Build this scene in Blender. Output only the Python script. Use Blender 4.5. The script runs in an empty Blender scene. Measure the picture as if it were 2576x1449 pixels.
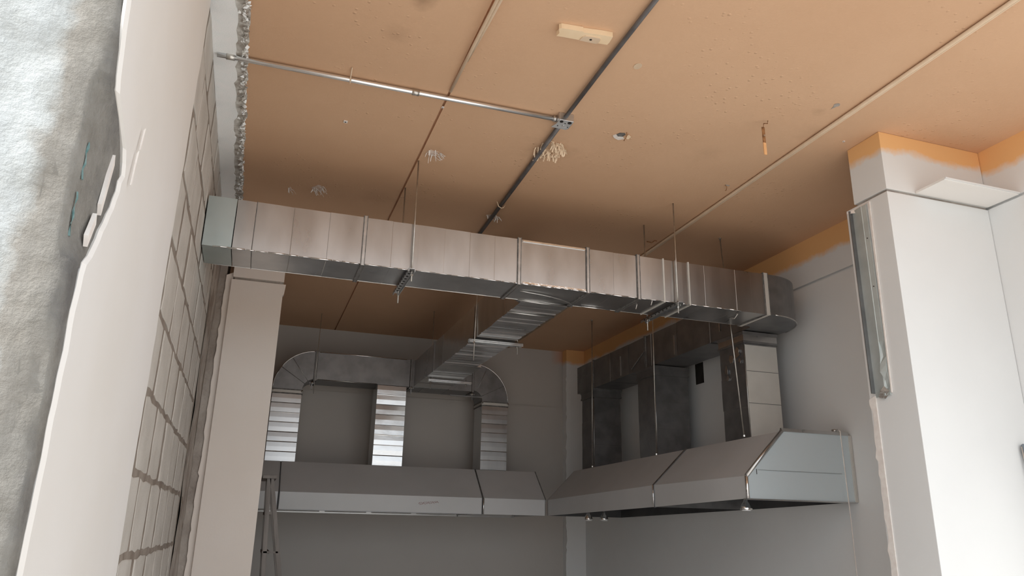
import bpy, math, random
from mathutils import Vector, Matrix, noise
random.seed(7)
# ------------------------------------------------------------------ camera, light, exposure
S, CZ = 2.0, 1.75                      # the plan below is drawn in units of the ceiling height above the eye
sc = bpy.context.scene
col = sc.collection
FPX = 1910.0
def unit(v): return Vector(v).normalized()
def cam_dir(px, py): return unit((px-1288.0, py-724.5, FPX))
ay, ax, az = cam_dir(605,1330), cam_dir(7194,1430), cam_dir(1406,-5290)
ay = (ay - ay.dot(az)*az).normalized()
ax = (ax - ax.dot(az)*az - ax.dot(ay)*ay).normalized()
Rw = Matrix((ax, ay, az))              # camera(image x right, y down, z fwd) -> world
cd = bpy.data.cameras.new('camera'); cam = bpy.data.objects.new('camera', cd); col.objects.link(cam)
right, up, back = Rw @ Vector((1,0,0)), Rw @ Vector((0,-1,0)), Rw @ Vector((0,0,-1))
m = Matrix((right, up, back)).transposed().to_4x4(); m.translation = Vector((0,0,CZ))
cam.matrix_world = m
cd.sensor_fit = 'HORIZONTAL'; cd.sensor_width = 36.0; cd.lens = FPX/2576*36.0
cd.clip_start = 0.02; cd.clip_end = 200
sc.camera = cam
w = bpy.data.worlds.new('sky'); sc.world = w; w.use_nodes = True
bg = w.node_tree.nodes['Background']
bg.inputs[0].default_value = (0.90, 0.95, 1.0, 1); bg.inputs[1].default_value = 1.3
sl = bpy.data.lights.new('sun', 'SUN'); sun = bpy.data.objects.new('sun', sl); col.objects.link(sun)
sl.energy = 5.0; sl.angle = math.radians(1.0); sl.color = (1.0, 0.97, 0.93)
sun.rotation_euler = Vector((-0.75, -0.50, 1.0)).to_track_quat('Z','Y').to_euler()
sc.view_settings.view_transform = 'Standard'; sc.view_settings.look = 'None'
sc.view_settings.gamma = 1.0; sc.view_settings.use_curve_mapping = False
sc.view_settings.exposure = 0.40
try:
    sc.cycles.max_bounces = 10; sc.cycles.diffuse_bounces = 8; sc.cycles.glossy_bounces = 6
except Exception: pass

# ------------------------------------------------------------------ materials
def mat(name, base, rough=0.8, metal=0.0, spec=0.3):
    m = bpy.data.materials.new(name); m.use_nodes = True
    nt = m.node_tree; b = nt.nodes['Principled BSDF']
    b.inputs['Base Color'].default_value = (*base, 1); b.inputs['Roughness'].default_value = rough
    b.inputs['Metallic'].default_value = metal; b.inputs['Specular IOR Level'].default_value = spec
    return m, nt, b
def nd(nt, t, **k):
    n = nt.nodes.new(t)
    for a, v in k.items():
        if a in n.inputs: n.inputs[a].default_value = v
        else: setattr(n, a, v)
    return n
def noisy(name, c1, c2, scale=3.0, rough=0.85, metal=0.0, bump=0.0, bscale=60.0, lo=0.35, hi=0.65, detail=6, spec=0.3, rvar=0.0, bdist=0.004, stretch=None):
    m, nt, b = mat(name, c1, rough, metal, spec)
    geo = nd(nt, 'ShaderNodeNewGeometry')
    src = geo.outputs['Position']
    if stretch:
        mp = nd(nt, 'ShaderNodeMapping'); mp.inputs['Scale'].default_value = stretch
        nt.links.new(src, mp.inputs[0]); src = mp.outputs[0]
    n = nd(nt, 'ShaderNodeTexNoise', Scale=scale, Detail=detail); nt.links.new(src, n.inputs['Vector'])
    r = nd(nt, 'ShaderNodeValToRGB'); r.color_ramp.elements[0].position = lo; r.color_ramp.elements[1].position = hi
    r.color_ramp.elements[0].color = (*c1, 1); r.color_ramp.elements[1].color = (*c2, 1)
    nt.links.new(n.outputs['Fac'], r.inputs[0]); nt.links.new(r.outputs[0], b.inputs['Base Color'])
    if rvar:
        mr = nd(nt, 'ShaderNodeMapRange'); mr.inputs[3].default_value = rough-rvar; mr.inputs[4].default_value = rough+rvar
        nt.links.new(n.outputs['Fac'], mr.inputs[0]); nt.links.new(mr.outputs[0], b.inputs['Roughness'])
    if bump:
        n2 = nd(nt, 'ShaderNodeTexNoise', Scale=bscale, Detail=4); nt.links.new(src, n2.inputs['Vector'])
        bp = nd(nt, 'ShaderNodeBump', Strength=bump, Distance=bdist); nt.links.new(n2.outputs['Fac'], bp.inputs['Height'])
        nt.links.new(bp.outputs[0], b.inputs['Normal'])
    return m

def ceiling_mat():
    m, nt, b = mat('ceiling_paint', (.6,.4,.24), 0.75, 0, 0.25)
    geo = nd(nt, 'ShaderNodeNewGeometry'); P = geo.outputs['Position']
    n = nd(nt, 'ShaderNodeTexNoise', Scale=0.9, Detail=7, Roughness=0.6); nt.links.new(P, n.inputs['Vector'])
    r = nd(nt, 'ShaderNodeValToRGB')
    r.color_ramp.elements[0].position = .3; r.color_ramp.elements[0].color = (.60,.378,.236,1)
    r.color_ramp.elements[1].position = .72; r.color_ramp.elements[1].color = (.66,.432,.278,1)
    nt.links.new(n.outputs['Fac'], r.inputs[0])
    # sparse paint pimples
    v = nd(nt, 'ShaderNodeTexVoronoi', Scale=26.0, Randomness=1.0); nt.links.new(P, v.inputs['Vector'])
    mr = nd(nt, 'ShaderNodeMapRange'); mr.inputs[1].default_value = .0; mr.inputs[2].default_value = .22; mr.inputs[3].default_value = 1; mr.inputs[4].default_value = 0
    nt.links.new(v.outputs['Distance'], mr.inputs[0])
    n3 = nd(nt, 'ShaderNodeTexNoise', Scale=2.2, Detail=2); nt.links.new(P, n3.inputs['Vector'])
    mr3 = nd(nt, 'ShaderNodeMapRange'); mr3.inputs[1].default_value = .48; mr3.inputs[2].default_value = .62
    nt.links.new(n3.outputs['Fac'], mr3.inputs[0])
    mul = nd(nt, 'ShaderNodeMath', operation='MULTIPLY'); nt.links.new(mr.outputs[0], mul.inputs[0]); nt.links.new(mr3.outputs[0], mul.inputs[1])
    n2 = nd(nt, 'ShaderNodeTexNoise', Scale=90.0, Detail=3); nt.links.new(P, n2.inputs['Vector'])
    add = nd(nt, 'ShaderNodeMath', operation='MULTIPLY_ADD'); add.inputs[1].default_value = 0.25
    nt.links.new(n2.outputs['Fac'], add.inputs[0]); nt.links.new(mul.outputs[0], add.inputs[2])
    bp = nd(nt, 'ShaderNodeBump', Strength=0.75, Distance=0.005); nt.links.new(add.outputs[0], bp.inputs['Height'])
    nt.links.new(bp.outputs[0], b.inputs['Normal'])
    # a few old stains, each with a place of its own
    last = r.outputs[0]
    for (sx, sy, rad, a) in ((.222,1.262,.030,.45), (.195,1.392,.035,.22), (.684,1.753,.075,.30), (.39,1.885,.045,.20), (1.29,1.42,.05,.14), (1.24,1.33,.02,.2), (.30,2.25,.06,.12), (1.10,1.62,.05,.10), (.68,2.26,.04,.25)):
        vm = nd(nt, 'ShaderNodeVectorMath', operation='DISTANCE'); vm.inputs[1].default_value = (sx*S, sy*S, CZ+S)
        nt.links.new(P, vm.inputs[0])
        wob = nd(nt, 'ShaderNodeMath', operation='MULTIPLY_ADD'); wob.inputs[1].default_value = rad*S*1.6; 
        ns = nd(nt, 'ShaderNodeTexNoise', Scale=14.0, Detail=4); nt.links.new(P, ns.inputs['Vector'])
        nt.links.new(ns.outputs['Fac'], wob.inputs[0]); nt.links.new(vm.outputs['Value'], wob.inputs[2])
        q = nd(nt, 'ShaderNodeMapRange'); q.inputs[1].default_value = rad*S*.8; q.inputs[2].default_value = rad*S*1.9
        q.inputs[3].default_value = a; q.inputs[4].default_value = 0
        nt.links.new(wob.outputs[0], q.inputs[0])
        mx = nd(nt, 'ShaderNodeMix', data_type='RGBA'); nt.links.new(q.outputs[0], mx.inputs[0]); nt.links.new(last, mx.inputs[6])
        mx.inputs[7].default_value = (.20,.12,.07,1); last = mx.outputs[2]
    nt.links.new(last, b.inputs['Base Color'])
    return m

def two_tone(name, white, orange, zsplit, amp=.012, xfade=None):
    """white plaster with an orange painted band under the ceiling"""
    m, nt, b = mat(name, white, .7, 0, .3)
    geo = nd(nt, 'ShaderNodeNewGeometry'); P = geo.outputs['Position']
    sp = nd(nt, 'ShaderNodeSeparateXYZ'); nt.links.new(P, sp.inputs[0])
    n = nd(nt, 'ShaderNodeTexNoise', Scale=4.0, Detail=8, Roughness=0.65); nt.links.new(P, n.inputs['Vector'])
    ma = nd(nt, 'ShaderNodeMath', operation='MULTIPLY_ADD'); ma.inputs[1].default_value = amp*S*6
    nt.links.new(n.outputs['Fac'], ma.inputs[0]); nt.links.new(sp.outputs['Z'], ma.inputs[2])
    z = CZ + zsplit*S + amp*S*3
    q = nd(nt, 'ShaderNodeMapRange'); q.inputs[1].default_value = z-.022; q.inputs[2].default_value = z+.022
    nt.links.new(ma.outputs[0], q.inputs[0])
    fac = q.outputs[0]
    if xfade:
        q2 = nd(nt, 'ShaderNodeMapRange'); q2.inputs[1].default_value = xfade[0]*S; q2.inputs[2].default_value = xfade[1]*S
        nt.links.new(sp.outputs['X'], q2.inputs[0])
        mm = nd(nt, 'ShaderNodeMath', operation='MULTIPLY'); nt.links.new(fac, mm.inputs[0]); nt.links.new(q2.outputs[0], mm.inputs[1]); fac = mm.outputs[0]
    n2 = nd(nt, 'ShaderNodeTexNoise', Scale=1.3, Detail=5); nt.links.new(P, n2.inputs['Vector'])
    r = nd(nt, 'ShaderNodeValToRGB'); r.color_ramp.elements[0].position = .3; r.color_ramp.elements[1].position = .7
    r.color_ramp.elements[0].color = (*[c*.93 for c in white],1); r.color_ramp.elements[1].color = (*white,1)
    nt.links.new(n2.outputs['Fac'], r.inputs[0])
    mx = nd(nt, 'ShaderNodeMix', data_type='RGBA'); nt.links.new(fac, mx.inputs[0]); nt.links.new(r.outputs[0], mx.inputs[6])
    mx.inputs[7].default_value = (*orange,1); nt.links.new(mx.outputs[2], b.inputs['Base Color'])
    n3 = nd(nt, 'ShaderNodeTexNoise', Scale=40.0, Detail=3); nt.links.new(P, n3.inputs['Vector'])
    bp = nd(nt, 'ShaderNodeBump', Strength=0.12, Distance=0.003); nt.links.new(n3.outputs['Fac'], bp.inputs['Height']); nt.links.new(bp.outputs[0], b.inputs['Normal'])
    return m

ORANGE = (.80,.47,.21)
M = {}
M['ceiling'] = ceiling_mat()
M['wall'] = two_tone('wall_plaster', (.76,.77,.77), ORANGE, .928)
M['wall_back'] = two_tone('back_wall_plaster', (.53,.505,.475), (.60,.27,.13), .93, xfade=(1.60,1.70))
M['pillar'] = two_tone('pillar_plaster', (.74,.745,.74), ORANGE, .948)
M['pillar_beige'] = noisy('beige_pillar_plaster', (.78,.71,.65), (.82,.76,.71), 1.5, .75, bump=.1)
M['plaster'] = noisy('smooth_plaster', (.75,.72,.68), (.80,.78,.76), 1.2, .6, bump=.08, bscale=12, bdist=.01)
M['cement'] = noisy('rough_cement', (.30,.26,.23), (.46,.42,.38), 5, .95, bump=.8, bscale=25, bdist=.02)
M['mortar'] = noisy('mortar', (.22,.18,.15), (.33,.285,.245), 8, .95, bump=.8, bscale=40, bdist=.01)
M['block'] = noisy('concrete_block', (.50,.47,.43), (.58,.55,.51), 6, .95, bump=.5, bscale=70, bdist=.006)
M['foam'] = noisy('polystyrene', (.92,.95,.96), (.96,.97,.98), 20, .9, bump=.5, bscale=160, bdist=.003)
M['debris'] = noisy('torn_adhesive', (.35,.31,.27), (.66,.65,.62), 30, .95, bump=.6, bscale=80)
M['flake_w'] = noisy('paint_flake_white', (.72,.66,.62), (.80,.76,.72), 30, .8)
M['flake_t'] = noisy('paint_flake_tan', (.74,.56,.39), (.84,.68,.50), 30, .8)
M['bed_w'] = noisy('bare_pale_bed', (.60,.44,.35), (.74,.62,.54), 40, .9)
M['bed'] = noisy('bare_tan_bed', (.46,.30,.18), (.62,.44,.29), 40, .9)
M['galv'] = noisy('galvanised_sheet', (.50,.50,.50), (.60,.595,.59), 7, .30, 1.0, bump=.04, bscale=6, rvar=.08, bdist=.01, stretch=(1,1,.35))
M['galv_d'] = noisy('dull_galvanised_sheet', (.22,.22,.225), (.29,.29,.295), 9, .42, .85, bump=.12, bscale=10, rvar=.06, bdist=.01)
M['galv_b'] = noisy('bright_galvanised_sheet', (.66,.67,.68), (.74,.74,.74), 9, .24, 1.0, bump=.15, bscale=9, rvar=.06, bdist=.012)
M['galv_bluish'] = noisy('bluish_galvanised_sheet', (.50,.58,.58), (.56,.63,.63), 5, .38, 1.0)  # slightly bluish sheet for the first section of the main duct
M['flange'] = noisy('flange_steel', (.50,.50,.49), (.64,.63,.62), 20, .32, 1.0, bump=.2, bscale=30)
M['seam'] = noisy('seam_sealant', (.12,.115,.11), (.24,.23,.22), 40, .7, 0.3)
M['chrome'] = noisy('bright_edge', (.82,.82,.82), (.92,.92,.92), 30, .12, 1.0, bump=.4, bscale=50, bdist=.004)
M['stainless'] = noisy('brushed_stainless', (.54,.545,.545), (.58,.585,.59), 2, .55, .25)
M['stain_in'] = noisy('hood_inner_steel', (.10,.10,.105), (.14,.14,.145), 4, .5, .8)
M['end_panel'] = noisy('stainless_end_panel', (.66,.74,.78), (.69,.77,.81), 1, .38, .42)
M['white_steel'] = noisy('pale_steel', (.60,.58,.54), (.66,.64,.60), 5, .55, .3)
M['zinc'] = noisy('zinc_rod', (.55,.53,.50), (.68,.66,.62), 30, .35, 1.0)
M['strut'] = noisy('zinc_strut', (.58,.59,.60), (.70,.71,.72), 30, .35, 1.0)
M['dark'] = noisy('dark_void', (.02,.018,.016), (.035,.03,.028), 10, .95)
M['conduit'] = noisy('galvanised_conduit', (.86,.88,.90), (.94,.95,.96), 12, .22, .9)
M['conduit_d'] = noisy('dark_conduit', (.13,.125,.13), (.20,.19,.19), 12, .42, .6)
M['conduit_t'] = noisy('painted_conduit', (.62,.47,.33), (.68,.53,.39), 12, .6)
M['batten'] = noisy('painted_batten', (.80,.61,.40), (.84,.66,.45), 12, .6)
M['rust'] = noisy('rusty_steel', (.20,.09,.04), (.42,.22,.10), 60, .8, .3)
M['orange_paint'] = noisy('orange_paint', (.70,.38,.17), (.78,.45,.22), 20, .7)
M['wood'] = noisy('weathered_wood', (.17,.155,.145), (.27,.25,.235), 20, .85, stretch=(1,1,.1))
M['ground'] = noisy('sunlit_paving', (.40,.375,.345), (.47,.445,.41), 1.5, .9)
M['floor'] = noisy('concrete_floor', (.58,.555,.53), (.66,.63,.605), 1.5, .75)
M['marker'], _, _ = mat('red_marker', (.35,.12,.10), .7)
M['black'], _, _ = mat('black_plastic', (.03,.03,.035), .5)
M['trim_blue'] = noisy('blue_grey_steel', (.16,.19,.22), (.24,.27,.29), 10, .4, .4)
M['stud_m'] = noisy('dull_stud_zinc', (.46,.50,.49), (.54,.58,.57), 9, .55, .45)
M['glass'], _, _ = mat('lamp_lens', (.8,.8,.82), .08, 0, .5)

def band_mat():
    """rough render on the outer face: pale paint, with bare cement near the torn edge"""
    m, nt, b = mat('rough_render', (.7,.7,.68), .9, 0, .2)
    geo = nd(nt, 'ShaderNodeNewGeometry'); P = geo.outputs['Position']
    sp = nd(nt, 'ShaderNodeSeparateXYZ'); nt.links.new(P, sp.inputs[0])
    n = nd(nt, 'ShaderNodeTexNoise', Scale=7.0, Detail=8, Roughness=.6); nt.links.new(P, n.inputs['Vector'])
    ma = nd(nt, 'ShaderNodeMath', operation='MULTIPLY_ADD'); ma.inputs[1].default_value = .13
    nt.links.new(n.outputs['Fac'], ma.inputs[0]); nt.links.new(sp.outputs['X'], ma.inputs[2])
    r = nd(nt, 'ShaderNodeValToRGB'); e = r.color_ramp.elements
    q = nd(nt, 'ShaderNodeMapRange'); q.inputs[1].default_value = -.42; q.inputs[2].default_value = -.27
    nt.links.new(ma.outputs[0], q.inputs[0]); nt.links.new(q.outputs[0], r.inputs[0])
    e[0].position = 0; e[0].color = (.45,.475,.48,1); e[1].position = 1; e[1].color = (.15,.145,.14,1)
    for p, c in ((.25,(.43,.45,.45)), (.42,(.29,.275,.25)), (.8,(.24,.23,.21))):
        x = e.new(p); x.color = (*c,1)
    n2 = nd(nt, 'ShaderNodeTexNoise', Scale=10.0, Detail=8, Roughness=.7); nt.links.new(P, n2.inputs['Vector'])
    r2 = nd(nt, 'ShaderNodeValToRGB'); r2.color_ramp.elements[0].position = .35; r2.color_ramp.elements[1].position = .6
    r2.color_ramp.elements[0].color = (.74,.72,.69,1); r2.color_ramp.elements[1].color = (1,1,1,1)
    nt.links.new(n2.outputs['Fac'], r2.inputs[0])
    mx = nd(nt, 'ShaderNodeMix', data_type='RGBA', blend_type='MULTIPLY'); mx.inputs[0].default_value = .8
    nt.links.new(r.outputs[0], mx.inputs[6]); nt.links.new(r2.outputs[0], mx.inputs[7]); nt.links.new(mx.outputs[2], b.inputs['Base Color'])
    bp = nd(nt, 'ShaderNodeBump', Strength=.8, Distance=.02); nt.links.new(n2.outputs['Fac'], bp.inputs['Height']); nt.links.new(bp.outputs[0], b.inputs['Normal'])
    return m
M['render'] = band_mat()

# ------------------------------------------------------------------ mesh helpers (coordinates in ceiling-height units)
class B:
    def __init__(s): s.v = []; s.f = []
    def add(s, vs, fs):
        o = len(s.v); s.v += [tuple(v) for v in vs]; s.f += [tuple(i+o for i in f) for f in fs]; return s
    def box(s, x0,x1,y0,y1,z0,z1):
        return s.add([(x0,y0,z0),(x1,y0,z0),(x1,y1,z0),(x0,y1,z0),(x0,y0,z1),(x1,y0,z1),(x1,y1,z1),(x0,y1,z1)],
            [(0,3,2,1),(4,5,6,7),(0,1,5,4),(1,2,6,5),(2,3,7,6),(3,0,4,7)])
    def prism(s, poly, d):               # polygon of 3d points pushed along vector d
        n = len(poly); a = [Vector(p) for p in poly]; d = Vector(d)
        return s.add(a+[p+d for p in a], [tuple(range(n))[::-1], tuple(range(n,2*n))]+[(i,(i+1)%n,n+(i+1)%n,n+i) for i in range(n)])
    def tube(s, pts, r, n=10):
        pts = [Vector(p) for p in pts]; o = len(s.v)
        for i,p in enumerate(pts):
            t = (pts[min(i+1,len(pts)-1)]-pts[max(i-1,0)]).normalized()
            a = t.cross(Vector((0,0,1)) if abs(t.z)<.9 else Vector((1,0,0))).normalized(); b = t.cross(a)
            for k in range(n):
                q = 2*math.pi*k/n; s.v.append(tuple(p+(a*math.cos(q)+b*math.sin(q))*r))
        for i in range(len(pts)-1):
            for k in range(n):
                s.f.append((o+i*n+k, o+i*n+(k+1)%n, o+(i+1)*n+(k+1)%n, o+(i+1)*n+k))
        s.f.append(tuple(o+k for k in range(n))[::-1]); s.f.append(tuple(o+(len(pts)-1)*n+k for k in range(n)))
        return s
    def cyl(s, c, axis, r, h, n=16):
        c = Vector(c); return s.tube([c, c+Vector(axis)*h], r, n)
    def ring_loft(s, rings):
        n = len(rings[0]); o = len(s.v)
        for r in rings: s.v += [tuple(p) for p in r]
        for i in range(len(rings)-1):
            for k in range(n): s.f.append((o+i*n+k, o+i*n+(k+1)%n, o+(i+1)*n+(k+1)%n, o+(i+1)*n+k))
        s.f.append(tuple(o+k for k in range(n))[::-1]); s.f.append(tuple(o+(len(rings)-1)*n+k for k in range(n)))
        return s
def W(p): return Vector((p[0]*S, p[1]*S, p[2]*S+CZ))
def obj(name, b, material, parent=None, smooth=False, bevel=0, **props):
    me = bpy.data.meshes.new(name)
    vs = [W(p) for p in b.v]
    if parent is not None: org = Vector(parent['org'])
    else:
        org = Vector((sum(v.x for v in vs)/len(vs), sum(v.y for v in vs)/len(vs), min(v.z for v in vs)))
    me.from_pydata([tuple(v-org) for v in vs], [], b.f); me.materials.append(M[material])
    import bmesh
    bm = bmesh.new(); bm.from_mesh(me); bmesh.ops.recalc_face_normals(bm, faces=bm.faces)
    if bevel:
        bmesh.ops.bevel(bm, geom=[e for e in bm.edges if e.is_manifold and e.calc_face_angle(0) > .5], offset=bevel*S, segments=2, affect='EDGES', profile=.6)
    bm.to_mesh(me); bm.free()
    if smooth:
        for p in me.polygons: p.use_smooth = True
    o = bpy.data.objects.new(name, me); col.objects.link(o)
    o['org'] = tuple(org)
    if parent is not None:
        o.parent = parent
    else: o.location = org
    for k,v in props.items(): o[k] = v
    return o
def thing(name, label, cat, at, group=None):
    o = bpy.data.objects.new(name, None); col.objects.link(o); o.empty_display_size = .05
    p = W(at); o.location = p; o['org'] = tuple(p); o['label'] = label; o['category'] = cat
    if group: o['group'] = group
    return o
def struct(name, b, m, **k): return obj(name, b, m, kind='structure', **k)

XL, XR, YB, ZF, YF = -.178, 1.785, 4.05, -.875, .82      # left wall, right wall, back wall, floor, front of the building
# ------------------------------------------------------------------ large structure
b = B().box(XL-.02, XR+.02, YF, YB+.02, ZF-.05, ZF); struct('floor', b, 'floor')
b = B().box(-14, 14, -22, YF, ZF-.06, ZF-.004); struct('floor_outside', b, 'ground')
GX = .3565
b = B().box(XL-.1, GX-.003, YF-.12, YB+.1, 1.0, 1.06).box(GX+.003, XR+.25, YF-.12, YB+.1, 1.0, 1.06).box(GX-.01, GX+.01, YF-.12, YB+.1, 1.008, 1.05)
struct('ceiling', b, 'ceiling')
# back wall: lower part proud of the upper part, which gives the ledge line
b = B().box(XL-.1, XR+.25, YB, YB+.1, ZF, 1.0).box(XL-.05, XR, YB-.008, YB+.01, ZF, .668); struct('wall_back', b, 'wall_back')
# right wall with the shadow groove
def grooved(b, x0,x1,y0,y1,zg, z0, z1, depth, face):
    g = .0042
    b.box(x0,x1,y0,y1,z0,zg-g); b.box(x0,x1,y0,y1,zg+g,z1)
    if face == 'x': b.box(x0+depth,x1,y0+.001,y1-.001,zg-g*1.2,zg+g*1.2)
    else: b.box(x0+depth,x1-.001 if x1>1 else x1-depth,y0+depth,y1,zg-g*1.2,zg+g*1.2)
    return b
b = grooved(B(), XR, XR+.2, YF, YB+.05, .837, ZF, 1.0, .01, 'x')
wr = struct('wall_right', b, 'wall')
# slim column in the far right corner
cc = thing('corner_column', 'slim grey plastered column in the far corner, ragged left edge, orange top', 'column', (1.72,4.0,ZF))
obj('shaft', B().box(1.672, XR-.001, 3.985, YB-.0085, ZF+.002, .999), 'wall', cc)
rag = B(); z = ZF; random.seed(3)
L, Rr = [], []
while z < .86:
    L.append((1.672-random.uniform(.0,.010), 3.983, z)); z += random.uniform(.012,.035)
poly = L + [(1.70,3.983,.86),(1.70,3.983,ZF+.01)]
obj('ragged_plaster', B().prism([(p[0],p[1],max(p[2],ZF+.005)) for p in poly], (0,-.006,0)), 'wall', cc)
obj('gap', B().prism([(1.735,3.982,.842),(1.784,3.982,.847),(1.784,3.982,.832)], (0,-.004,0)), 'dark', cc)

# left wall: backing of mortar and cement, block pieces, then the plaster skin and the rough outer face
b = B().box(XL-.25, XL-.0016, YF+.06, 2.52, ZF, 1.0).box(XL-.25, XL, 2.5, YB+.05, ZF, 1.0)
wl = struct('wall_left', b, 'mortar')
# top ring beam course
def rough_slab(x, y0, y1, z0, z1, ny, nz, amp, sc_, seed, th=.02):
    b = B()
    for j in range(nz+1):
        for i in range(ny+1):
            y = y0+(y1-y0)*i/ny; zz = z0+(z1-z0)*j/nz
            k = noise.noise(Vector((y*sc_+seed, zz*sc_, seed)))+.5*noise.noise(Vector((y*sc_*3, zz*sc_*3+seed, 0)))
            b.v.append((x+amp*k, y, zz))
    n = ny+1
    for j in range(nz):
        for i in range(ny): b.f.append((j*n+i, j*n+i+1, (j+1)*n+i+1, (j+1)*n+i))
    return b
random.seed(11)
H0, BL = .1365, .196
def block(y0, y1, z0, z1):
    j = random.uniform(.005,.0078)
    y0 += random.uniform(.012,.026); y1 -= random.uniform(.008,.016); z0 += j; z1 -= j
    x = XL + random.uniform(-.0012,.0012); c = .0025
    pts = []
    n = 4
    def edge(a, bb):
        for i in range(n):
            t = i/n; p = [a[0]+(bb[0]-a[0])*t, a[1]+(bb[1]-a[1])*t]
            p[0] += random.uniform(-.006,.006); p[1] += random.uniform(-.0035,.0035); pts.append(p)
    edge((y0,z0),(y1,z0)); edge((y1,z0),(y1,z1)); edge((y1,z1),(y0,z1)); edge((y0,z1),(y0,z0))
    b = B(); cy, cz = (y0+y1)/2, (z0+z1)/2; N = len(pts)
    inner = [(x, cy+(p[0]-cy)*(1-c/(y1-y0)*2), cz+(p[1]-cz)*(1-c/(z1-z0)*2)) for p in pts]
    outer = [(x-.0010, p[0], p[1]) for p in pts]; backp = [(x-.012, p[0], p[1]) for p in pts]
    b.add(backp+outer+inner, [(i,(i+1)%N,N+(i+1)%N,N+i) for i in range(N)]+[(N+i,N+(i+1)%N,2*N+(i+1)%N,2*N+i) for i in range(N)]+[tuple(range(2*N,3*N))])
    obj('block', b, 'block', wl)
zz0 = .079 - H0*3
for r in range(10):
    z0 = zz0 + r*H0; z1 = min(z0+H0, .999)
    if z1-z0 < .03: break
    y = 1.37 - (BL*.5 if r%2 else 0) - .05
    while y < 2.49:
        a, c = max(y, 1.345), min(y+BL, 2.5)
        if c-a > .03: block(a, c, z0, z1)
        y += BL
obj('cement_render', rough_slab(XL+.001, 2.5, 3.99, ZF+.01, .998, 60, 50, .006, 7, 4), 'cement', wl, smooth=True)
# mortar smears over the joints
# plaster skin with hand-torn edges (thick enough to have a broken edge)
def skin_edge(z):   # far edge
    return 1.362 + .012*noise.noise(Vector((0,z*6,2))) + .006*noise.noise(Vector((0,z*25,5)))
def near_edge(z):
    e = .782 - .03*min(1,max(0,(z-.42)/.12)) + .01*noise.noise(Vector((3,z*5,1))) + .004*noise.noise(Vector((3,z*30,1)))
    # the broken bite in the corner
    if .235 < z < .425:
        f = min(1, (.425-z)/.03) if z > .37 else ((z-.235)/.135)**.75
        e += .098*f*(1+.10*noise.noise(Vector((1,z*60,0))))
    return e
rows = 150; cols = 10; b = B()
zs = [ZF+.002+(.996-ZF)*i/rows for i in range(rows+1)]
for z in zs:
    a, c = near_edge(z), skin_edge(z)
    for i in range(cols+1):
        t = (0,.012,.04,.1,.25,.4,.6,.8,.93,.985,1)[i]; y = a+(c-a)*t
        x = XL+.0075+.0014*noise.noise(Vector((y*3,z*2,9)))
        if i in (0,cols): x -= .0030
        b.v.append((x, y, z))
n = cols+1
for j in range(rows):
    for i in range(cols): b.f.append((j*n+i, j*n+i+1, (j+1)*n+i+1, (j+1)*n+i))
o = len(b.v)
for z in zs:
    b.v.append((XL+.001, near_edge(z)+.001, z)); b.v.append((XL-.012, skin_edge(z)-.001, z))
for j in range(rows):
    b.f.append((j*n, (j+1)*n, o+2*(j+1), o+2*j)); b.f.append((j*n+cols, o+2*j+1, o+2*(j+1)+1, (j+1)*n+cols))
obj('plaster_skin', b, 'plaster', wl)
for (z0,z1,yy) in ((.375,.300,.835),(.295,.255,.805)):
    obj('pale_edge_sliver', B().prism([(XL+.001,yy,z0),(XL+.001,yy+.005,z0-.01),(XL+.001,yy-.012,z1),(XL+.001,yy-.018,z1+.01)],(.004,0,0)), 'flake_w', wl)  # narrow pale slivers inside the broken bite
# two loose slivers of paint on the plaster
for (y,z,l) in ((.92,.425,.035),(.905,.372,.05)):
    obj('paint_sliver', B().prism([(XL+.011,y,z),(XL+.0115,y+.004,z+.002),(XL+.0112,y+.012,z+l),(XL+.010,y+.010,z+l*.9)],(.001,0,0)), 'flake_w', wl)
# rough outer face (faces the street)
b = B(); nx, nz = 60, 150
for j in range(nz+1):
    for i in range(nx+1):
        t = i/nx; zz = ZF+(1.12-ZF)*j/nz
        x = XL+.0035-.9*t**1.8
        k = noise.noise(Vector((x*30,zz*22,1)))*.5+noise.noise(Vector((x*90,zz*70,3)))*.3
        y = YF-.056+.011*k + (.018*max(0,1-t/.03)**1.3) - .03*min(1,t/.3)
        tt = (zz-.33)/.098
        if -1<tt<1 and t<.10: y += .105*(1-abs(tt)**3)*(1-t/.10)
        b.v.append((x, y, zz))
n = nx+1
for j in range(nz):
    for i in range(nx): b.f.append((j*n+i, (j+1)*n+i, (j+1)*n+i+1, j*n+i+1))
wo = struct('wall_outer_left', b, 'render', smooth=True)
obj('core', B().box(-1.09, XL-.03, YF+.06, YF+.2, ZF, 1.1), 'cement', wo)
tq = B()
for (z,y,l,wd) in ((.355,.772,.04,.0012),(.30,.768,.045,.0010),(.232,.764,.07,.0022)):
    n_ = 7
    a = [(XL-.006+.001*math.sin(k*2.1), y-.001, z-l*k/n_) for k in range(n_+1)]
    c_ = [(XL-.006-wd*(1+.6*math.sin(k*1.7+z*50)), y-.001, z-l*k/n_) for k in range(n_,-1,-1)]
    tq.prism(a+c_,(0,-.002,0))
M['teal'] = noisy('old_turquoise_paint', (.10,.20,.20), (.22,.30,.295), 60, .8)
obj('turquoise_paint_remnant', tq, 'teal', wo, label='old turquoise paint showing under the torn render')
# wall to the right of the opening, outside the frame
struct('wall_outer_right', B().box(XR+.05, XR+1.3, YF-.02, YF+.15, ZF, 1.1), 'wall')

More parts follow.
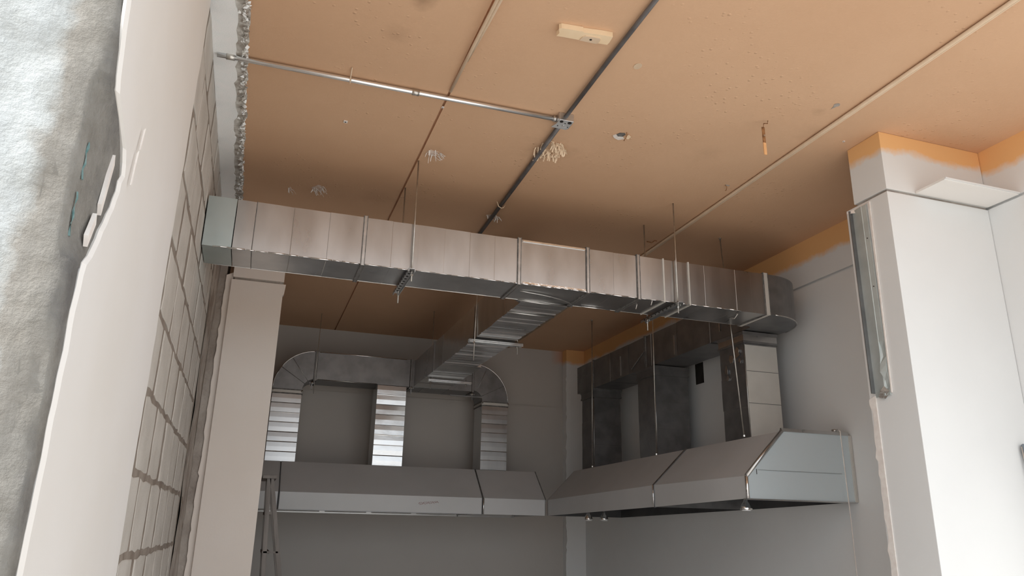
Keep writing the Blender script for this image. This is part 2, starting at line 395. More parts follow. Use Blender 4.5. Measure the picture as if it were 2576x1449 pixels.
# ------------------------------------------------------------------ pillars
RX, RY0, RY1 = 1.446, 1.358, 1.50
p = thing('pillar', 'bright white pillar at the right with an orange band at its top', 'pillar', (1.6,1.43,ZF))
g, zg = .0038, .835
obj('shaft', B().box(RX, XR-.0015, RY0, RY1, ZF+.002, zg-g), 'pillar', p, bevel=.0012)
obj('capital', B().box(RX, XR-.0015, RY0, RY1-.03, zg+g, .9995), 'pillar', p, bevel=.0012)
obj('shadow_groove', B().box(RX+.006, XR-.0015, RY0+.006, RY1-.035, zg-g-.001, zg+g+.001), 'cement', p)
# ragged rear plaster edge of the left face
pts = []; z = ZF+.01; random.seed(5)
while z < .33:
    pts.append((RX-.0025, RY1-.004+random.uniform(-.004,.006), z)); z += random.uniform(.01,.03)
obj('ragged_plaster_edge', B().prism(pts+[(RX-.0025, RY1-.022, .33),(RX-.0025, RY1-.020, ZF+.01)], (.003,0,0)), 'flake_w', p)
obj('chipped_lip', B().prism([(RX-.001,1.470,.826),(RX-.010,1.484,.822),(RX-.012,1.488,.818),(RX-.001,1.462,.812),(RX-.001,1.42,.828)], (.006,0,.002)), 'flake_w', p)
# gypsum shelf panel in the corner in front of the pillar
sh = thing('corner_panel', 'square white gypsum panel tucked in the corner of the right pillar and wall', 'panel', (1.66,1.31,.838))
obj('board', B().box(1.538, XR-.002, 1.268, 1.3565, .838, .8445), 'plaster', sh, bevel=.001)
obj('edge_bead', B().box(1.538, XR-.002, 1.264, 1.268, .8395, .8435), 'pillar', sh)
# metal stud left on the pillar
sd = thing('metal_stud', 'long galvanised wall stud on the pillar side, bent at its foot', 'stud', (1.44,1.45,.31))
zt, zb = .822, .325
b = B(); nseg = 26
for i in range(nseg+1):
    t = i/nseg; z = zt+(zb-zt)*t
    k = 0; kk = 0
    if z < .44: k = .006*math.sin((z-.32)*70)*(1 if z>.34 else .5); kk = .004*math.cos((z-.32)*90)
    b.v += [(RX-.001, 1.427+kk*.5, z), (RX-.0045+k*.3, 1.4275+kk*.5, z), (RX-.0055+k, 1.4415+kk, z), (RX-.0065, 1.4425, z), (RX-.001, 1.478, z), (RX-.0005, 1.470, z)]
for i in range(nseg):
    for k in range(5): b.f.append((i*6+k, i*6+k+1, (i+1)*6+k+1, (i+1)*6+k))
obj('channel', b, 'stud_m', sd)
obj('back_lip', B().box(RX-.012, RX-.0005, 1.478, 1.4805, zb+.01, zt), 'galv_d', sd)
for z in (.73,.60): obj('screw', B().cyl((RX-.0055,1.434,z),(-1,0,0),.0013,.002,8), 'dark', sd)
obj('plaster_seam', B().prism([(RX-.0005,1.4145,.826),(RX-.0005,1.4195,.826),(RX-.0005,1.4265,.33),(RX-.0005,1.4235,.33)],(-.0035,0,0)), 'flake_w', sd)
obj('bent_foot', B().prism([(RX-.006,1.442,.345),(RX-.010,1.452,.335),(RX-.008,1.460,.322),(RX-.003,1.447,.318),(RX-.002,1.430,.33)],(-.001,0,.003)), 'chrome', sd)
for k,(y,z) in enumerate(((1.815,.765),(1.812,.70),(1.81,.66))):
    obj('filler_blob', B().prism([(XR-.0005,y,z),(XR-.0005,y+.02,z+.012),(XR-.0005,y+.026,z-.006),(XR-.0005,y+.012,z-.028 if k==0 else z-.008)],(-.004,0,0)), 'flake_w', wr)

# left pillar behind the main duct
lp = thing('pillar', 'beige plastered pillar by the block wall, seen under the main duct', 'pillar', (-.05,2.86,ZF))
PY, zgl = 2.76, .837
obj('shaft', B().box(-.132, .0475, PY, PY+.2, ZF+.002, zgl-.0045), 'pillar_beige', lp, bevel=.001)
obj('capital', B().box(-.128, .0475, PY-.001, PY+.2, zgl+.0045, .9995), 'pillar_beige', lp, bevel=.001)
obj('shadow_groove', B().box(-.122, .043, PY+.006, PY+.19, zgl-.0055, zgl+.0055), 'cement', lp)
pts = []; z = ZF+.01; random.seed(8)
while z < .86: pts.append((-.1515+random.uniform(-.003,.002), PY+.012, z)); z += random.uniform(.01,.03)
obj('return_strip', B().prism(pts+[(-.128,PY+.012,.86),(-.130,PY+.012,ZF+.01)],(0,.15,0)), 'pillar_beige', lp)
obj('chipped_lip', B().prism([(.0475,PY,.832),(.055,PY,.832),(.0515,PY,.795),(.0475,PY,.79)],(0,.02,0)), 'pillar_beige', lp)

obj('cement_infill', B().box(XL+.0005,-.150,PY+.018,PY+.2,ZF+.01,.998), 'cement', wl)
# ------------------------------------------------------------------ ceiling fixtures
# foam strip with torn edge
random.seed(21)
fy = [YF+.0, ]
while fy[-1] < 2.45: fy.append(fy[-1]+random.uniform(.008,.03))
edge = [(-.109-.0125*(y-1.37)+.004*noise.noise(Vector((y*9,0,0)))+random.uniform(-.004,.004), y) for y in fy]
fs = thing('foam_strip', 'white polystyrene strip stuck to the ceiling beside the block wall', 'insulation', (-.14,1.9,.99))
fs['category'] = 'insulation strip'
obj('board', B().prism([(XL-.0010,YF,.9995)]+[(e[0]-.018,e[1],.9995) for e in edge]+[(XL-.0010,fy[-1],.9995)],(0,0,-.006)), 'foam', fs)
obj('adhesive_bed', B().prism([(-.15,YF,.9997)]+[(e[0]+.006,e[1],.9997) for e in edge]+[(-.15,fy[-1],.9997)],(0,0,-.0025)), 'debris', fs)
fl = B(); fl2 = B()
for k in range(520):
    y = random.uniform(1.25,2.43)
    x = -.109-.0125*(y-1.37)-abs(random.gauss(0,.007))+.006
    s_ = random.uniform(.0015,.0055); a = random.uniform(0,6.28)
    P = [(x+s_*math.cos(a+q)*random.uniform(.5,1.2), y+s_*math.sin(a+q)*random.uniform(.5,1.4), .9965-random.uniform(0,.007)) for q in (0,1.6,3.1,4.6)]
    (fl if k%3 else fl2).prism(P, (0,0,-.0012))
obj('torn_crumbs', fl, 'debris', fs, kind='stuff')
obj('foam_flakes', fl2, 'foam', fs, kind='stuff')

# galvanised conduit and box
c = thing('conduit', 'shiny galvanised conduit running from the block wall to the ceiling box', 'conduit', (.25,1.58,.98))
r = .0058; zc = .9905
obj('pipe', B().tube([(XL+.009,1.586,zc),(.2,1.583,zc-.001),(.64,1.5805,zc)], r, 14), 'conduit', c, smooth=True)
obj('coupling', B().tube([(.268,1.5832,zc-.001),(.285,1.583,zc-.001)], r*1.25, 14), 'zinc', c, smooth=True)
obj('coupling', B().tube([(-.15,1.5862,zc),(-.132,1.586,zc)], r*1.25, 14), 'zinc', c, smooth=True)
obj('saddle_clip', B().tube([(.121,1.545,.9985),(.1215,1.57,.991),(.122,1.578,.983),(.1222,1.588,.983),(.1224,1.594,.990)], .0016, 6), 'conduit_t', c, smooth=True)
c2 = thing('conduit', 'dark conduit crossing the ceiling lengthwise through the square box', 'conduit', (.66,2.4,.98))
obj('pipe', B().tube([(.650,.83,.993),(.652,1.3,.992),(.655,1.56,.990)], .0052, 12), 'conduit_d', c2, smooth=True)
obj('pipe', B().tube([(.657,1.60,.990),(.668,1.95,.991),(.680,2.43,.9915)], .0062, 12), 'conduit_d', c2, smooth=True)
obj('saddle_clip', B().tube([(.657,2.135,.9985),(.664,2.138,.984),(.674,2.142,.981),(.682,2.146,.985),(.690,2.15,.9985)], .0016, 6), 'flake_t', c2, smooth=True)
jb = thing('junction_box', 'square grey knockout box where the two ceiling conduits meet', 'electrical box', (.66,1.58,.97))
bx, by, hw = .657, 1.578, .0195
plate = B()
def holed_plate(b, cx, cy, hw, z, t, holes):
    # plate as a strip grid with round openings left as dark insets
    b.box(cx-hw, cx+hw, cy-hw, cy+hw, z-t, z)
body = B(); holed_plate(body, bx, by, hw, .9995, .022, ())
obj('body', body, 'strut', jb, bevel=.0015)
for (dx,dy,rr) in ((-.011,-.012,.0045),(.011,-.012,.0052),(.001,-.006,.0013),(-.013,.010,.0015),(.014,.009,.0015)):
    obj('knockout', B().cyl((bx+dx,by+dy,.9772),(0,0,-1),rr,.0006,16), 'dark', jb)
obj('cover_disc', B().cyl((bx+.001,by+.006,.9774),(0,0,-1),.004,.0016,16), 'flange', jb)
obj('side_tab', B().prism([(bx-hw,by+.004,.978),(bx-hw-.006,by+hw+.003,.978),(bx+hw-.004,by+hw+.005,.978),(bx+hw,by+.008,.978)],(0,0,.002)), 'strut', jb)
obj('connector', B().tube([(bx-hw-.009,by+.002,zc),(bx-hw,by+.002,zc)], .0075, 12), 'flange', jb, smooth=True)

# painted conduits
c3 = thing('conduit', 'beige painted conduit sagging off the ceiling at the top of the photo', 'conduit', (.357,1.2,.98))
obj('pipe', B().tube([(.352,.83,.968),(.354,1.1,.975),(.3555,1.35,.988),(.3565,1.56,.997)], .0038, 10), 'conduit_t', c3, smooth=True)
obj('pipe', B().tube([(.360,.83,.966),(.361,1.1,.973),(.3605,1.28,.984),(.3585,1.42,.993)], .0034, 10), 'conduit_t', c3, smooth=True)
c4 = thing('conduit', 'long beige painted conduit pair along the right side of the ceiling', 'conduit', (1.315,1.8,.98))
obj('pipe', B().tube([(1.300,.83,.994),(1.309,1.6,.994),(1.322,2.5,.994),(1.333,YB-.01,.994)], .0048, 10), 'conduit_t', c4, smooth=True)
obj('pipe', B().tube([(1.3085,.83,.9955),(1.3175,1.6,.9955),(1.3305,2.5,.9955),(1.3415,YB-.01,.9955)], .0036, 10), 'conduit_t', c4, smooth=True)
# batten
bt = thing('ceiling_batten', 'tan painted lamp batten with a grey plate on the ceiling', 'batten', (.565,1.243,.98))
a0, a1 = (.507,1.228), (.622,1.222)
obj('channel', B().prism([(.505,1.238,.9995),(.509,1.233,.9995),(.556,1.2285,.9995),(.557,1.231,.9995),(.600,1.225,.9995),(.621,1.2235,.9995),(.6225,1.242,.9995),(.6215,1.252,.9995),(.600,1.2545,.9995),(.556,1.2575,.9995),(.509,1.261,.9995),(.511,1.250,.9995)],(0,0,-.012)), 'batten', bt)
obj('plate', B().prism([(.559,1.2555,.988),(.561,1.243,.988),(.566,1.238,.988),(.596,1.235,.988),(.600,1.240,.988),(.600,1.250,.988),(.597,1.2545,.988)],(0,0,-.003)), 'conduit_t', bt)
obj('hole', B().cyl((.580,1.245,.9851),(0,0,-1),.0028,.0004,12), 'dark', bt)
# hanging strap
hs = thing('strap_hanger', 'small rusty strap hanging from the ceiling left of the long conduit', 'strap', (1.136,1.42,.955))
obj('hook', B().tube([(1.148,1.413,.9995),(1.147,1.414,.992),(1.137,1.416,.991),(1.136,1.418,.980)], .0013, 6), 'rust', hs, smooth=True)
obj('strap', B().box(1.1325,1.1405,1.4185,1.4205,.938,.982), 'rust', hs)
obj('bolt', B().cyl((1.1365,1.4185,.958),(0,-1,0),.0026,.002,10), 'zinc', hs)
obj('painted_end', B().box(1.1325,1.1405,1.418,1.4205,.905,.938), 'orange_paint', hs)

# peeled patches
def patch(name, label, cx, cy, rx, ry, n, mt, seed, dots=True, long=1.0):
    random.seed(seed); t = thing(name, label, 'peeling paint', (cx,cy,.985))
    bed = [(cx+rx*.85*math.cos(q)*(.6+.5*random.random()), cy+ry*.85*math.sin(q)*(.6+.5*random.random()), .9998) for q in [i*6.283/14 for i in range(14)]]
    obj('bare_spot', B().prism(bed,(0,0,-.0012)), 'bed' if mt=='flake_t' else 'bed_w', t)
    for k in range(n):
        a = random.uniform(0,6.28); rr = math.sqrt(random.random())
        x, y = cx+rx*rr*math.cos(a), cy+ry*rr*math.sin(a); l = random.uniform(.008,.018)*long; wd = random.uniform(.0009,.0024)*(1.5 if mt=='flake_t' else 1)
        th = random.uniform(-.6,.6)+ (1.57 if random.random()<.6 else 0)
        dx, dy = math.cos(th), math.sin(th); b = B(); rings = []
        for s_ in range(5):
            u = s_/4; px_, py_, pz_ = x+dx*l*u, y+dy*l*u, .9988-.016*long*u**1.3*random.uniform(.5,1)
            w_ = wd*(1-.5*u); nx_, ny_ = -dy*w_, dx*w_
            rings.append([(px_-nx_,py_-ny_,pz_),(px_+nx_,py_+ny_,pz_),(px_+nx_,py_+ny_,pz_+.0008),(px_-nx_,py_-ny_,pz_+.0008)])
        b.ring_loft(rings); obj('flake', b, mt, t)
    return t
patch('peeled_patch', 'large patch of curled tan paint flakes under the dark conduit', .688,1.752,.042,.050,70,'flake_t',31)
patch('peeled_patch', 'small pale patch of hanging paint strips left of the tan flake patch', .390,1.886,.022,.024,16,'flake_w',32)
patch('peeled_patch', 'pale flaked spot on the ceiling above the left part of the duct', .107,2.243,.022,.030,14,'flake_w',33)
patch('peeled_patch', 'tiny white chip just left of the pale flaked spot', .025,2.275,.006,.012,4,'flake_w',34)
patch('peeled_patch', 'pinkish flaked spot where the dark conduit meets the duct', .681,2.257,.028,.018,16,'flake_w',35)
# broken hole
bh = thing('ceiling_hole', 'ragged broken hole in the ceiling right of the square box', 'hole', (.834,1.609,.99))
obj('void', B().prism([(.820,1.612,.9994),(.826,1.600,.9994),(.838,1.597,.9994),(.844,1.603,.9994),(.842,1.617,.9994),(.830,1.620,.9994)],(0,0,-.0006)), 'seam', bh)
obj('broken_rim', B().prism([(.814,1.618,.9996),(.820,1.610,.9996),(.829,1.619,.9996),(.843,1.616,.9996),(.849,1.622,.9996),(.836,1.632,.9996),(.822,1.626,.9996)],(0,0,-.0035)), 'flake_w', bh)
obj('wire_stub', B().tube([(.842,1.592,.9995),(.845,1.600,.991),(.843,1.612,.986),(.848,1.620,.990)], .0011, 6), 'rust', bh, smooth=True)
obj('loose_chip', B().prism([(.850,1.598,.9985),(.860,1.604,.996),(.857,1.616,.9945),(.848,1.612,.997)],(0,0,-.001)), 'flake_t', bh)
# anchors
def anchor(x, y, label, r_=.003, tube=False):
    t = thing('ceiling_anchor', label, 'anchor', (x,y,.99))
    obj('washer', B().box(x-r_*1.7,x+r_*1.7,y-r_*1.7,y+r_*1.7,.9975,.9998), 'flake_w', t)
    obj('hole', B().cyl((x,y,.9976),(0,0,-1),r_*.7,.0006,10), 'dark', t)
anchor(.137,1.798,'small square anchor on the ceiling left of the ceiling groove')
anchor(.357,1.640,'pinhole anchor on the ceiling groove below the shiny conduit', .0018)
t = thing('drop_cap', 'dark grey drilled hole beside the long beige conduit', 'hole', (1.257,1.293,.99))
obj('void', B().cyl((1.257,1.292,.9998),(0,0,-1),.0075,.0008,18), 'cement', t)
obj('rim', B().prism([(1.2535,1.299,.9996),(1.2605,1.299,.9996),(1.257,1.312,.9996)],(0,0,-.0008)), 'cement', t)
t = thing('ceiling_hook', 'small wire hook on the ceiling beside the beige conduit', 'hook', (1.268,1.775,.985))
obj('wire', B().tube([(1.262,1.772,.9995),(1.268,1.773,.994),(1.269,1.778,.986),(1.266,1.779,.984)], .0012, 6), 'rust', t, smooth=True)
obj('plate', B().box(1.2625,1.2765,1.769,1.7735,.998,.9998), 'cement', t)
t = thing('ceiling_hook', 'bent wire scrap on the ceiling just above the duct near the beige conduit', 'hook', (1.288,2.265,.985))
obj('wire', B().tube([(1.27,2.275,.9985),(1.283,2.262,.992),(1.292,2.255,.9985),(1.298,2.252,.996)], .0018, 6), 'rust', t, smooth=True)
anchor(1.400,1.431,'pinhole anchor on the ceiling left of the white pillar', .0015)
t = thing('filler_spot', 'smooth pale filler spot on the ceiling right of the dark conduit', 'filler patch', (.688,1.266,.995))
t.location = W((.735,1.315,.995)); t['org'] = tuple(W((.735,1.315,.995)))
obj('patch', B().prism([(.728+.009*math.cos(q),1.315+.012*math.sin(q),.9998) for q in [i*.5236 for i in range(12)]],(0,0,-.001)), 'conduit_t', t)

# ------------------------------------------------------------------ ducts
def rect(axis, t, a0,a1,c0,c1, d=0):
    a0-=d; a1+=d; c0-=d; c1+=d
    if axis=='x': return [(t,a0,c0),(t,a1,c0),(t,a1,c1),(t,a0,c1)]
    if axis=='y': return [(a0,t,c0),(a1,t,c0),(a1,t,c1),(a0,t,c1)]
    return [(a0,c0,t),(a1,c0,t),(a1,c1,t),(a0,c1,t)]
def ribbed(axis, t0, t1, a0,a1,c0,c1, n, bead=.0022, bh_=.0014, tilt=.0012, seed=1, side=None):
    """box duct along an axis whose sheet is beaded into n panels"""
    def rect(axis, t, a0,a1,c0,c1, d=0):
        R0 = globals()['rect']
        if side == 'z0': return R0(axis,t,a0,a1,c0-d,c1)
        if side == 'y0': return R0(axis,t,a0,a1,c0-d,c1) if axis=='z' else R0(axis,t,a0-d,a1,c0,c1)
        return R0(axis,t,a0,a1,c0,c1,d)
    random.seed(seed); b = B(); rings = []
    for i in range(n):
        s0, s1 = t0+(t1-t0)*i/n, t0+(t1-t0)*(i+1)/n; sg = 1 if t1>t0 else -1
        d0, d1 = random.uniform(-tilt,tilt), random.uniform(-tilt,tilt)
        rings.append(rect(axis, s0+(bead if i else 0)*sg, a0,a1,c0,c1,d0))
        rings.append(rect(axis, (s0+s1)/2, a0,a1,c0,c1,(d0+d1)/2+tilt*.5))
        rings.append(rect(axis, s1-bead*sg, a0,a1,c0,c1,d1))
        if i < n-1: rings.append(rect(axis, s1, a0,a1,c0,c1,bh_))
    return b.ring_loft(rings)
def flange(parent, axis, t, a0,a1,c0,c1, wd=.0045, d=.0045, m_='flange'):
    """pair of angle frames with a dark sealant line either side"""
    b = B()
    def fr(b, t0, t1, d):
        b.ring_loft([rect(axis,t0,a0,a1,c0,c1,d), rect(axis,t1,a0,a1,c0,c1,d)])
    fr(b, t-wd*.85, t+wd*.85, d*.8); obj('flange', b, m_, parent)
    for s_ in (-1,1):
        b = B(); fr(b, t+s_*wd-.0010, t+s_*wd+.0010, d*1.0); obj('sealant_line', b, 'seam', parent)
Y0, Y1, Z0, Z1 = 1.96, 2.11, .672, .808
md = thing('main_duct', 'large galvanised rectangular duct spanning the room from block wall to right wall', 'duct', (.7,2.03,.67))
segs = [(-.176,-.104,'galv_bluish',1),(-.104,-.055,'galv',1),(-.055,.229,'galv',3),(.229,.675,'galv',6),(.675,.892,'galv',1),(.892,1.0605,'galv',2),(1.0605,1.1475,'galv',1),(1.1475,1.192,'galv',1),(1.192,1.2365,'galv',1),(1.2365,1.5225,'galv',5)]
for k,(a,c_,mm,n) in enumerate(segs):
    obj('duct_section', ribbed('x', a+.0006, c_-.0006, Y0,Y1,Z0,Z1, n, bead=.0010, bh_=.0002, tilt=.0005, seed=40+k), mm, md)
for x in (.229,.675,.892,1.0605): flange(md,'x',x,Y0,Y1,Z0,Z1)
flange(md,'x',1.5225,Y0,Y1,Z0,Z1, wd=.008, d=.004, m_='white_steel')
for x in (1.1475,1.192,1.2365): obj('standing_seam', B().ring_loft([rect('x',x-.0022,Y0,Y1,Z0,Z1,.003),rect('x',x+.0022,Y0,Y1,Z0,Z1,.003)]), 'white_steel', md)
obj('standing_seam', B().ring_loft([rect('x',-.056,Y0,Y1,Z0,Z1,.0015),rect('x',-.0545,Y0,Y1,Z0,Z1,.0015)]), 'seam', md)
obj('panel_frame', B().box(.686,.884,Y0-.0035,Y0-.0005,Z1-.006,Z1-.001).box(.686,.884,Y0-.0035,Y0-.0005,Z0+.001,Z0+.006), 'chrome', md)
# crimped bright lower edge, slightly uneven
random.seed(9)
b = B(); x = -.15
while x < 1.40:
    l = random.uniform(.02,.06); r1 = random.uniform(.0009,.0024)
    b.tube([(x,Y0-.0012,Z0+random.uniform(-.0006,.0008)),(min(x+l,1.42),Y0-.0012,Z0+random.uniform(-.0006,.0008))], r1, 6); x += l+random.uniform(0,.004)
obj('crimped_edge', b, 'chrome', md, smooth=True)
b = B().tube([(-.15,Y1,Z0),(1.5,Y1,Z0)], .0011, 6); obj('rear_edge', b, 'flange', md)
# elbow (turns to the back along the right wall)
CXE, CYE, ri, ro = 1.55, 2.13, .02, .17
rings = []
for i in range(15):
    q = -math.pi/2 + (math.pi/2)*i/14
    cx_, sy_ = math.cos(q), math.sin(q)
    rings.append([(CXE+ri*cx_, CYE+ri*sy_, Z0),(CXE+ro*cx_, CYE+ro*sy_, Z0),(CXE+ro*cx_, CYE+ro*sy_, Z1),(CXE+ri*cx_, CYE+ri*sy_, Z1)])
obj('elbow', B().ring_loft([[(1.531,1.96+.15,Z0),(1.531,1.96,Z0),(1.531,1.96,Z1),(1.531,2.11,Z1)]]+rings), 'galv_d', md)
obj('elbow_seam', B().tube([(CXE+(ro+.001)*math.cos(-math.pi/2+i*.1309),CYE+(ro+.001)*math.sin(-math.pi/2+i*.1309),Z0) for i in range(13)], .002, 6), 'flange', md, smooth=True)
# foil tape patch under the elbow joint
random.seed(13)
P = [(1.415,1.958,Z0-.0008),(1.47,1.958,Z0-.0008),(1.52,1.958,Z0-.0008),(1.50,2.02,Z0-.0008),(1.485,2.075,Z0-.0008),(1.47,2.108,Z0-.0008),(1.452,2.09,Z0-.0008),(1.445,2.06,Z0-.0008),(1.43,2.045,Z0-.0008),(1.437,2.02,Z0-.0008),(1.422,1.99,Z0-.0008)]
obj('foil_tape', B().prism(P,(0,0,-.0008)), 'galv', md)
# hanging loops of sealant below
for (x,y,l) in ((1.108,1.965,.03),(1.085,2.02,.03),(1.43,1.99,.05)):
    obj('sealant_string', B().tube([(x,y,Z0-.001),(x+.004,y+l*.5,Z0-.010),(x+.012,y+l,Z0-.002)], .0012, 6), 'flake_w', md, smooth=True)

# branch duct
bd = thing('branch_duct', 'ribbed branch duct running back from the middle of the main duct', 'duct', (.82,2.9,.67))
BX0, BX1 = .742, .898
obj('duct_section', ribbed('y', 2.135, 2.66, BX0,BX1,Z0+.001,Z1-.004, 11, bead=.004, bh_=.0022, tilt=.0028, seed=61, side='z0'), 'galv', bd)
obj('duct_section', ribbed('y', 2.662, 3.15, BX0,BX1,Z0+.001,Z1-.004, 11, bead=.004, bh_=.0022, tilt=.0032, seed=62, side='z0'), 'galv_b', bd)
obj('duct_section', ribbed('y', 3.152, 3.749, BX0,BX1+.02,Z0+.001,Z1-.004, 5, bead=.003, bh_=.0010, tilt=.0010, seed=63, side='z0'), 'galv', bd)
# flared take-off with a curved saddle
sad = []
for i in range(11):
    u = i/10; sad.append((BX0+.012+(.145)*u, 2.113+.001*i, 0))
obj('takeoff_collar', B().prism([(BX0-.045,2.1125,Z0+.003),(BX1+.03,2.1125,Z0+.003),(BX1+.004,2.135,Z0+.003),(BX1+.001,2.15,Z0+.003),(BX0-.001,2.15,Z0+.003),(BX0-.02,2.128,Z0+.003)],(0,0,.12)), 'galv_d', bd)
pts = [(.70,2.02,Z0-.0015)]+[(.70+.20*math.sin(q),2.02+.085*(1-math.cos(q)),Z0-.003-.004*math.sin(q)) for q in [i*.157 for i in range(1,11)]]
obj('saddle_bead', B().tube(pts, .0018, 6), 'flange', md, smooth=True)
obj('saddle_bead', B().tube([(.725,2.11,Z0-.002),(.80,2.112,Z0-.004),(.895,2.108,Z0-.003)], .0026, 6), 'flange', md, smooth=True)
obj('saddle_bead', B().tube([(BX0-.004,2.25,Z0-.002),(.82,2.25,Z0-.003),(BX1+.002,2.25,Z0-.002)], .0030, 6), 'flange', bd, smooth=True)
obj('saddle_bead', B().tube([(.93,2.098,Z0-.003),(1.03,2.098,Z0-.003)], .0018, 6), 'chrome', md, smooth=True)
for y in (3.31,): obj('joint_strip', B().ring_loft([rect('y',y-.003,BX0,BX1+.02,Z0+.001,Z1-.004,.004),rect('y',y+.003,BX0,BX1+.02,Z0+.001,Z1-.004,.004)]), 'galv_d', bd)

# back header duct with end elbows
hd = thing('header_duct', 'duct along the back wall with a curved elbow at each end', 'duct', (.65,3.82,.67))
HY0, HY1 = 3.75, 3.9
HZ0, HZ1 = .671, .808
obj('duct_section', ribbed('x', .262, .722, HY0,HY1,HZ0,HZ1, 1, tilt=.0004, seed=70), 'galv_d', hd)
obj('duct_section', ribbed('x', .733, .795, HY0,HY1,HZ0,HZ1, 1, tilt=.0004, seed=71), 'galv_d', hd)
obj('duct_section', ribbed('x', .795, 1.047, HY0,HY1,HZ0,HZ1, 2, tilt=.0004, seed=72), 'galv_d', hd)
flange(hd,'x',.727,HY0,HY1,HZ0,HZ1, m_='galv_d'); flange(hd,'x',.257,HY0,HY1,HZ0,HZ1, wd=.006, d=.006, m_='galv_d'); flange(hd,'x',1.051,HY0,HY1,HZ0,HZ1, m_='galv_d')
obj('folded_edge', B().tube([(.27,HY0-.001,HZ1-.001),(.70,HY0-.001,HZ1-.001)], .0022, 6), 'chrome', hd, smooth=True)
obj('folded_edge', B().tube([(.27,HY0-.001,HZ0+.001),(.56,HY0-.001,HZ0+.001)], .0020, 6), 'flange', hd, smooth=True)
def elbow(cx, cz, a_start, a_end, ri, ro, seed, label):
    n = 3
    for g_ in range(n):
        rings = []
        for s_ in range(4):
            q = a_start+(a_end-a_start)*(g_+s_/3)/n
            c_, s2 = math.cos(q), math.sin(q); o_ = .0006*(g_%2)
            rings.append([(cx+ri*c_, HY0-o_, cz+ri*s2),(cx+ro*c_, HY0-o_, cz+ro*s2),(cx+ro*c_, HY1, cz+ro*s2),(cx+ri*c_, HY1, cz+ri*s2)])
        obj('elbow_gore', B().ring_loft(rings), 'galv_d', hd)
    for g_ in range(1,n):
        q = a_start+(a_end-a_start)*g_/n + (.12 if g_==1 else -.05)
        c_, s2 = math.cos(q), math.sin(q)
        obj('gore_seam', B().tube([(cx+ri*c_, HY0-.0015, cz+ri*s2),(cx+(ro-.002)*c_, HY0-.0015, cz+(ro-.002)*s2)], .0012, 6), 'flange' if g_==1 else 'seam', hd, smooth=True)
    obj('rim_bead', B().tube([(cx+(ro+.0005)*math.cos(a_start+(a_end-a_start)*i/14), HY0-.001, cz+(ro+.0005)*math.sin(a_start+(a_end-a_start)*i/14)) for i in range(15)], .0016, 6), 'chrome', hd, smooth=True)
elbow(.258, .618, math.pi/2, math.pi, .055, .190, 1, '')
elbow(1.051, .626, math.pi/2, 0, .052, .190, 2, '')
def clamp(x, z, parent):
    obj('bracket', B().box(x-.012,x+.012,HY0-.012,HY0-.004,z-.004,z+.002).box(x-.003,x+.002,HY0-.012,HY0-.006,z-.030,z), 'galv_d', parent)
    obj('bolt', B().cyl((x,HY0-.012,z),(0,-1,0),.006,.004,12), 'zinc', parent, smooth=True)
clamp(.245,.652,hd); clamp(.728,.664,hd); clamp(1.045,.655,hd)
obj('bracket', B().box(.93,1.10,HY0-.010,HY0-.006,.640,.646), 'galv_d', hd)

# vertical drops on the back hoods
def drop(x0,x1,y0,y1,zb_,zt_,n,m1,label,group,seed,collar=True,tilt=.0009,mc='galv_d'):
    t = thing('vertical_duct', label, 'duct', ((x0+x1)/2,(y0+y1)/2,zb_), group)
    obj('riser', ribbed('z', zb_, zt_-.022 if collar else zt_, x0,x1,y0,y1, n, bead=.0022, bh_=.0014, tilt=tilt, seed=seed, side='y0'), m1, t)
    if collar:
        b = B().ring_loft([rect('z',zt_-.006,x0,x1,y0,y1,.004),rect('z',zt_-.001,x0,x1,y0,y1,.004)]).ring_loft([rect('z',zt_-.024,x0,x1,y0,y1,.004),rect('z',zt_-.019,x0,x1,y0,y1,.004)])
        obj('collar', b, 'seam', t)
        obj('collar_band', B().ring_loft([rect('z',zt_-.019,x0,x1,y0,y1,.002),rect('z',zt_-.006,x0,x1,y0,y1,.002)]), 'white_steel' if mc=='chrome' else 'flange', t)  # paler steel puts the bright highlight of the band into its colour
        for xx in (x0-.001,x1+.001): obj('corner_bolt', B().cyl((xx,y0-.004,zt_-.010),(0,-1,0),.005,.003,10), 'zinc', t, smooth=True)
    return t
drop(.068,.203,HY0,HY1-.01,.2785,.618,7,'galv','leftmost ribbed duct dropping onto the back hood beside the beige pillar',None,81,mc='chrome')
drop(.562,.706,HY0-.001,HY1-.01,.2785,.671,8,'galv_b','brightest ribbed duct dropping onto the middle of the back hood',None,82,collar=False,tilt=.0017)
drop(1.103,1.241,HY0,HY1-.01,.282,.626,7,'galv','ribbed duct dropping from the right elbow onto the back hood',None,83,mc='chrome')

# right header duct with drops
rh = thing('header_duct', 'dim duct running back along the right wall behind the main duct', 'duct', (1.65,2.9,.67))
RX0, RX1 = 1.571, 1.721
for k,(a,c_,n) in enumerate(((2.132,2.60,2),(2.60,3.02,2),(3.02,3.40,2),(3.40,3.60,1))):
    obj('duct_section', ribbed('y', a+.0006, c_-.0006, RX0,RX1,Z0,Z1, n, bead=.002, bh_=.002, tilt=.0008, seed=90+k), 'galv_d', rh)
flange(rh,'y',2.86,RX0,RX1,Z0,Z1, m_='galv_d'); flange(rh,'y',3.40,RX0,RX1,Z0,Z1, m_='galv_d')
for (y,z0_,z1_) in ((2.30,.70,.79),(2.62,.68,.76),(3.10,.68,.77)):
    obj('sealant_smear', B().box(RX0-.003,RX0-.0005,y-.004,y+.003,z0_,z1_), 'galv', rh)
obj('reflection_line', B().tube([(RX0-.003,2.87,.745),(RX0-.003,2.99,.690)], .0025, 6), 'seam', rh)  # dark line laid on the sheet to imitate a reflection edge
